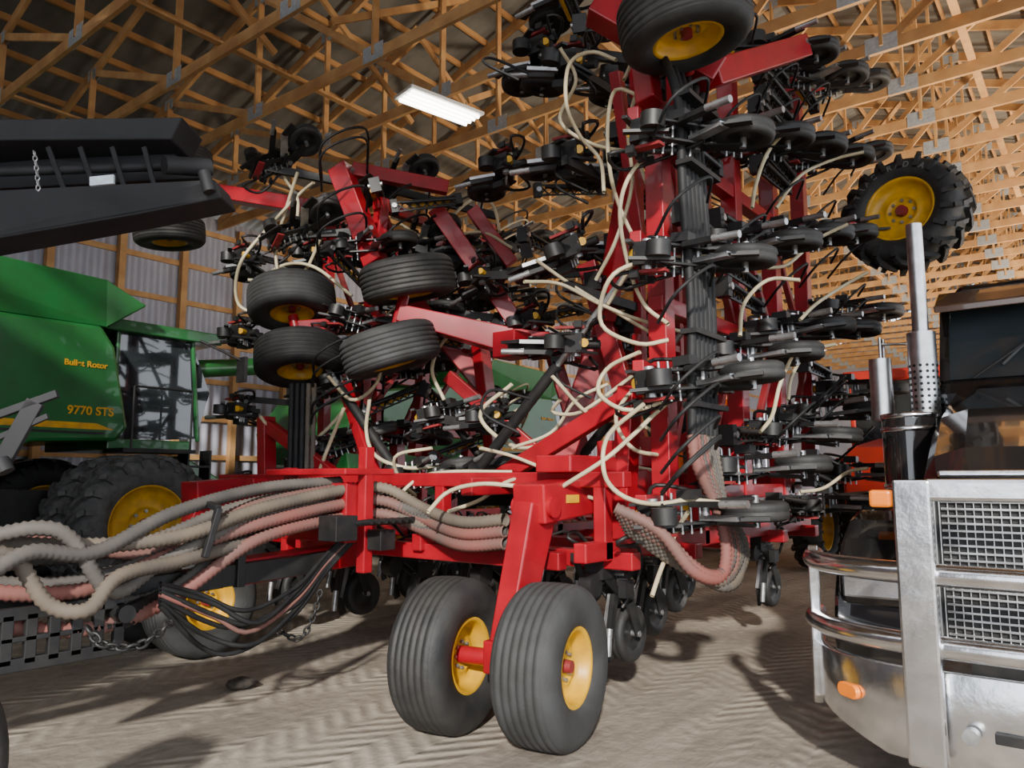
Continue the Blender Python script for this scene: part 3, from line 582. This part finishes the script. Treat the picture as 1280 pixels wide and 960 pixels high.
def hs(x,hw,z0,z1,c=.12):
    y=.17;return [V((x,y+hw,z0)),V((x,y+hw,z1-c*1.4)),V((x,y+hw-c*.5,z1-c*.4)),V((x,y+hw-c*1.8,z1)),V((x,y-hw+c*1.8,z1)),V((x,y-hw+c*.5,z1-c*.4)),V((x,y-hw,z1-c*1.4)),V((x,y-hw,z0))]
loft([hs(4.74,.66,.75,1.60),hs(4.95,.70,.8,1.78),hs(5.8,.78,.85,2.06),hs(7.15,.86,.9,2.36)],'hood',[TRK],.04)
b=MB();b.box((4.8,.17,1.63),(.12,1.2,.04));b.make('hood_trim',[CHR],T,bevel=.015)
for s in(1,-1):
    y0=.17+s*.72;y1=.17+s*1.25
    b=MB();pr=[]
    for i in range(13):
        t=rad(-15+195*i/12);pr.append((5.75-math.cos(t)*.78,0,.68+math.sin(t)*.72))
    out=[V((x,y1,z)) for x,_,z in pr];inn=[V((x+(5.75-x)*.12,y1,z-.08)) for x,_,z in pr]
    b.prism(out+inn[::-1],(0,y0-y1,0),0);b.make('fender',[TRK],T,bevel=.03)
    b=MB();b.box((4.98,.17+s*.98,1.0),(.16,.42,.26));b.make('headlight_housing',[TRK],T,bevel=.04)
    b=MB();b.box((4.89,.17+s*.98,1.0),(.03,.36,.17));b.make('headlight',[CHR],T,bevel=.02)
    b=MB();b.box((5.35,.17+s*1.02,1.48),(.12,.13,.11));b.make('turn_signal',[AMB],T,bevel=.02)
    wheel(T,(5.75,.17+s*1.0,.52),(0,-s,0),.52,.28,.29,rimm=ALU)
    for x in(11.5,12.8):wheel(T,(x,.17+s*.85,.52),(0,-s,0),.52,.5,.29,rimm=ALU)
b=MB();b.box((9.5,.17,.85),(9,.8,.25));b.box((11.5,.17,1.1),(2,1,.1));b.box((5.2,.17,.6),(.9,1.0,.3));b.make('chassis',[BLK],T)
loft([[V((7.15,y,z)) for y,z in((1.15,.9),(1.12,2.3),(-.78,2.3),(-.81,.9))],[V((7.2,y,z)) for y,z in((1.13,.9),(1.1,2.42),(-.76,2.42),(-.79,.9))],[V((9.0,y,z)) for y,z in((1.15,.9),(1.1,2.42),(-.76,2.42),(-.81,.9))]],'cab_body',[TRK],.03)
loft([[V((7.45,y,z)) for y,z in((1.08,3.05),(.95,3.25),(-.61,3.25),(-.74,3.05))],[V((8.2,y,z)) for y,z in((1.08,3.1),(.95,3.38),(-.61,3.38),(-.74,3.1))],[V((9.0,y,z)) for y,z in((1.08,3.1),(.95,3.38),(-.61,3.38),(-.74,3.1))]],'cab_roof',[TRK],.04)
b=MB();b.prism([(7.22,1.04,2.42),(7.22,-.70,2.42),(7.46,-.68,3.06),(7.46,1.02,3.06)],(.03,0,0));b.box((8.1,1.06,2.75),(1.3,.02,.6));b.make('windshield',[mat('windshield_glass',(.05,.065,.075),.04,.35,(.035,.045,.05),2,coat=1)],T)
b=MB()
for y in(1.06,.17,-.72):b.beam((7.2,y,2.4),(7.46,y,3.1),.07,.07)
for x in(7.6,8.95):b.beam((x,1.07,2.4),(x+.05,1.05,3.1),.1,.06)
b.make('cab_pillar',[TRK],T)
for y0,y1 in((.85,.45),(-.05,-.45)):
    b=MB();b.cyl((7.17,y0,2.42),(7.3,y1,2.72),.009,n=6);b.beam((7.24,y1+.2,2.52),(7.36,y1-.12,2.86),.012,.02);b.make('wiper',[BLK],T)
b=MB();b.prism([(7.15,1.1,2.98),(7.15,-.76,2.98),(7.42,-.76,3.14),(7.42,1.1,3.14)],(0,0,.06));b.make('sun_visor',[mat('visor_roof_reflection',(.12,.065,.04),.2,.2,(.08,.04,.03),3,coat=.8)],T,bevel=.01)  # brown visor paint, with the timber roof's reflection put into its colour
b=MB();b.box((7.75,.35,3.42),(.35,.12,.12));b.cyl((7.55,.35,3.42),(7.2,.35,3.38),.05,r2=.09,n=20);b.make('air_horn',[CHR],T,bevel=.01)
sx_,sy_=6.98,1.18
b=MB();b.cyl((sx_,sy_,2.5),(sx_,sy_,3.72),.062,n=24);b.make('exhaust_pipe',[ALU],T)
b=MB();b.cyl((sx_,sy_,1.6),(sx_,sy_,2.8),.108,n=28)
for k_ in range(9):
    for a in range(14):
        t=2*math.pi*a/14;b.cyl((sx_+math.cos(t)*.106,sy_+math.sin(t)*.106,2.12+k_*.05),(sx_+math.cos(t)*.111,sy_+math.sin(t)*.111,2.12+k_*.05),.013,1,n=6)
b.make('heat_shield',[ALU,BLK],T)
ac=(6.5,1.22)
b=MB();b.cyl((*ac,1.45),(*ac,2.08),.19,n=32);b.make('air_cleaner',[TRK],T,bevel=.02)
for z in(1.55,1.98,2.08):
    b=MB();b.lathe((*ac,z),(0,0,1),[(.19,-.02),(.2,-.015),(.2,.015),(.19,.02)],0,32);b.make('air_cleaner_band',[CHR],T)
b=MB();y=1.5
for x in(7.0,7.12):b.cyl((x,y,2.0),(x,y,2.8),.013,n=8)
for z in(2.75,2.0):b.cyl((7.3,1.15,z),(7.05,y,z),.012,n=8)
b.cyl((7.06,y+.02,2.1),(7.06,y+.02,2.62),.09,n=20);b.make('mirror',[ALU],T)
# ================= background tractors
def tractor(x,y,lab,col):
    E=empty('tractor',(x,y,0),lab,'tractor');o=V((x,y,0))
    b=MB();b.prism([o+V((-2.2,-.45,1.1)),o+V((-2.3,-.45,1.8)),o+V((-1.9,-.45,2.15)),o+V((.3,-.45,2.4)),o+V((.3,-.45,1.1))],(0,.9,0));b.make('hood',[col],E,bevel=.06)
    b=MB();b.prism([o+V((.3,-.85,1.6)),o+V((.2,-.8,3.5)),o+V((1.9,-.8,3.5)),o+V((2.0,-.85,1.6))],(0,1.7,0));b.make('cab_glass',[GLS],E)
    b=MB();b.box(o+V((1.05,0,3.62)),(2.1,1.9,.2))
    for dx in(.25,1.2,1.95):
        for dy in(-.85,.85):b.beam(o+V((dx,dy,1.6)),o+V((dx,dy,3.55)),.09,.09)
    for dy in(-.9,.9):b.box(o+V((1.2,dy*1.15,2.0)),(1.5,.5,.08))
    b.make('cab_frame',[col],E,bevel=.02)
    b=MB();b.cyl(o+V((-.3,-.5,2.2)),o+V((-.3,-.5,3.5)),.08);b.make('exhaust',[BLK],E)
    b=MB();b.box(o+V((0,0,1.0)),(4,.6,.5));b.make('chassis',[BLK],E)
    for dy in(-1.15,1.15):
        wheel(E,o+V((1.3,dy,1.0)),(0,-1 if dy<0 else 1,0),1.0,.6,.5,lug=20);wheel(E,o+V((-1.5,dy,.75)),(0,-1 if dy<0 else 1,0),.75,.5,.4,lug=18)
tractor(16,3.2,'red farm tractor with glass cab behind the truck',TRED)
tractor(16,8.2,'orange farm tractor parked beyond the seed drill',mat('orange_paint',(.8,.16,.02),.35,0,(.65,.12,.02),4))
# ================= CAMERA & LIGHT
cam=bpy.data.cameras.new('camera');cam.lens=27;cam.sensor_width=36;cam.clip_start=.05;co=bpy.data.objects.new('camera',cam);COL.objects.link(co);co.location=(0,0,CZ);co.rotation_euler=(rad(97.1),0,rad(-52));SC.camera=co
s=bpy.data.lights.new('sun','SUN');s.energy=7;s.angle=rad(2.2);s.color=(1,.95,.87);so=bpy.data.objects.new('sun',s);COL.objects.link(so)
so.rotation_euler=V((.76,.5,-.42)).to_track_quat('-Z','Y').to_euler()
w=bpy.data.worlds.new('world');SC.world=w;w.use_nodes=True;bg=w.node_tree.nodes['Background'];bg.inputs[0].default_value=(.86,.92,1,1);bg.inputs[1].default_value=3.2
def spot(loc,tgt,e,c,ang,r=.6):  # unseen spot lamps added to imitate warm light bounced off the floor
    l_=bpy.data.lights.new('added_bounce_fill','SPOT');l_.energy=e;l_.color=c;l_.spot_size=rad(ang);l_.spot_blend=.8;l_.shadow_soft_size=r;o=bpy.data.objects.new('added_bounce_fill',l_);COL.objects.link(o);o.location=loc;o.rotation_euler=(V(tgt)-V(loc)).to_track_quat('-Z','Y').to_euler()
spot((11,-4,.4),(17,3,8),9000,(1,.82,.62),120)
spot((22,-4,.4),(27,3,8),11000,(1,.80,.58),130)
print('OPENERS',CN)
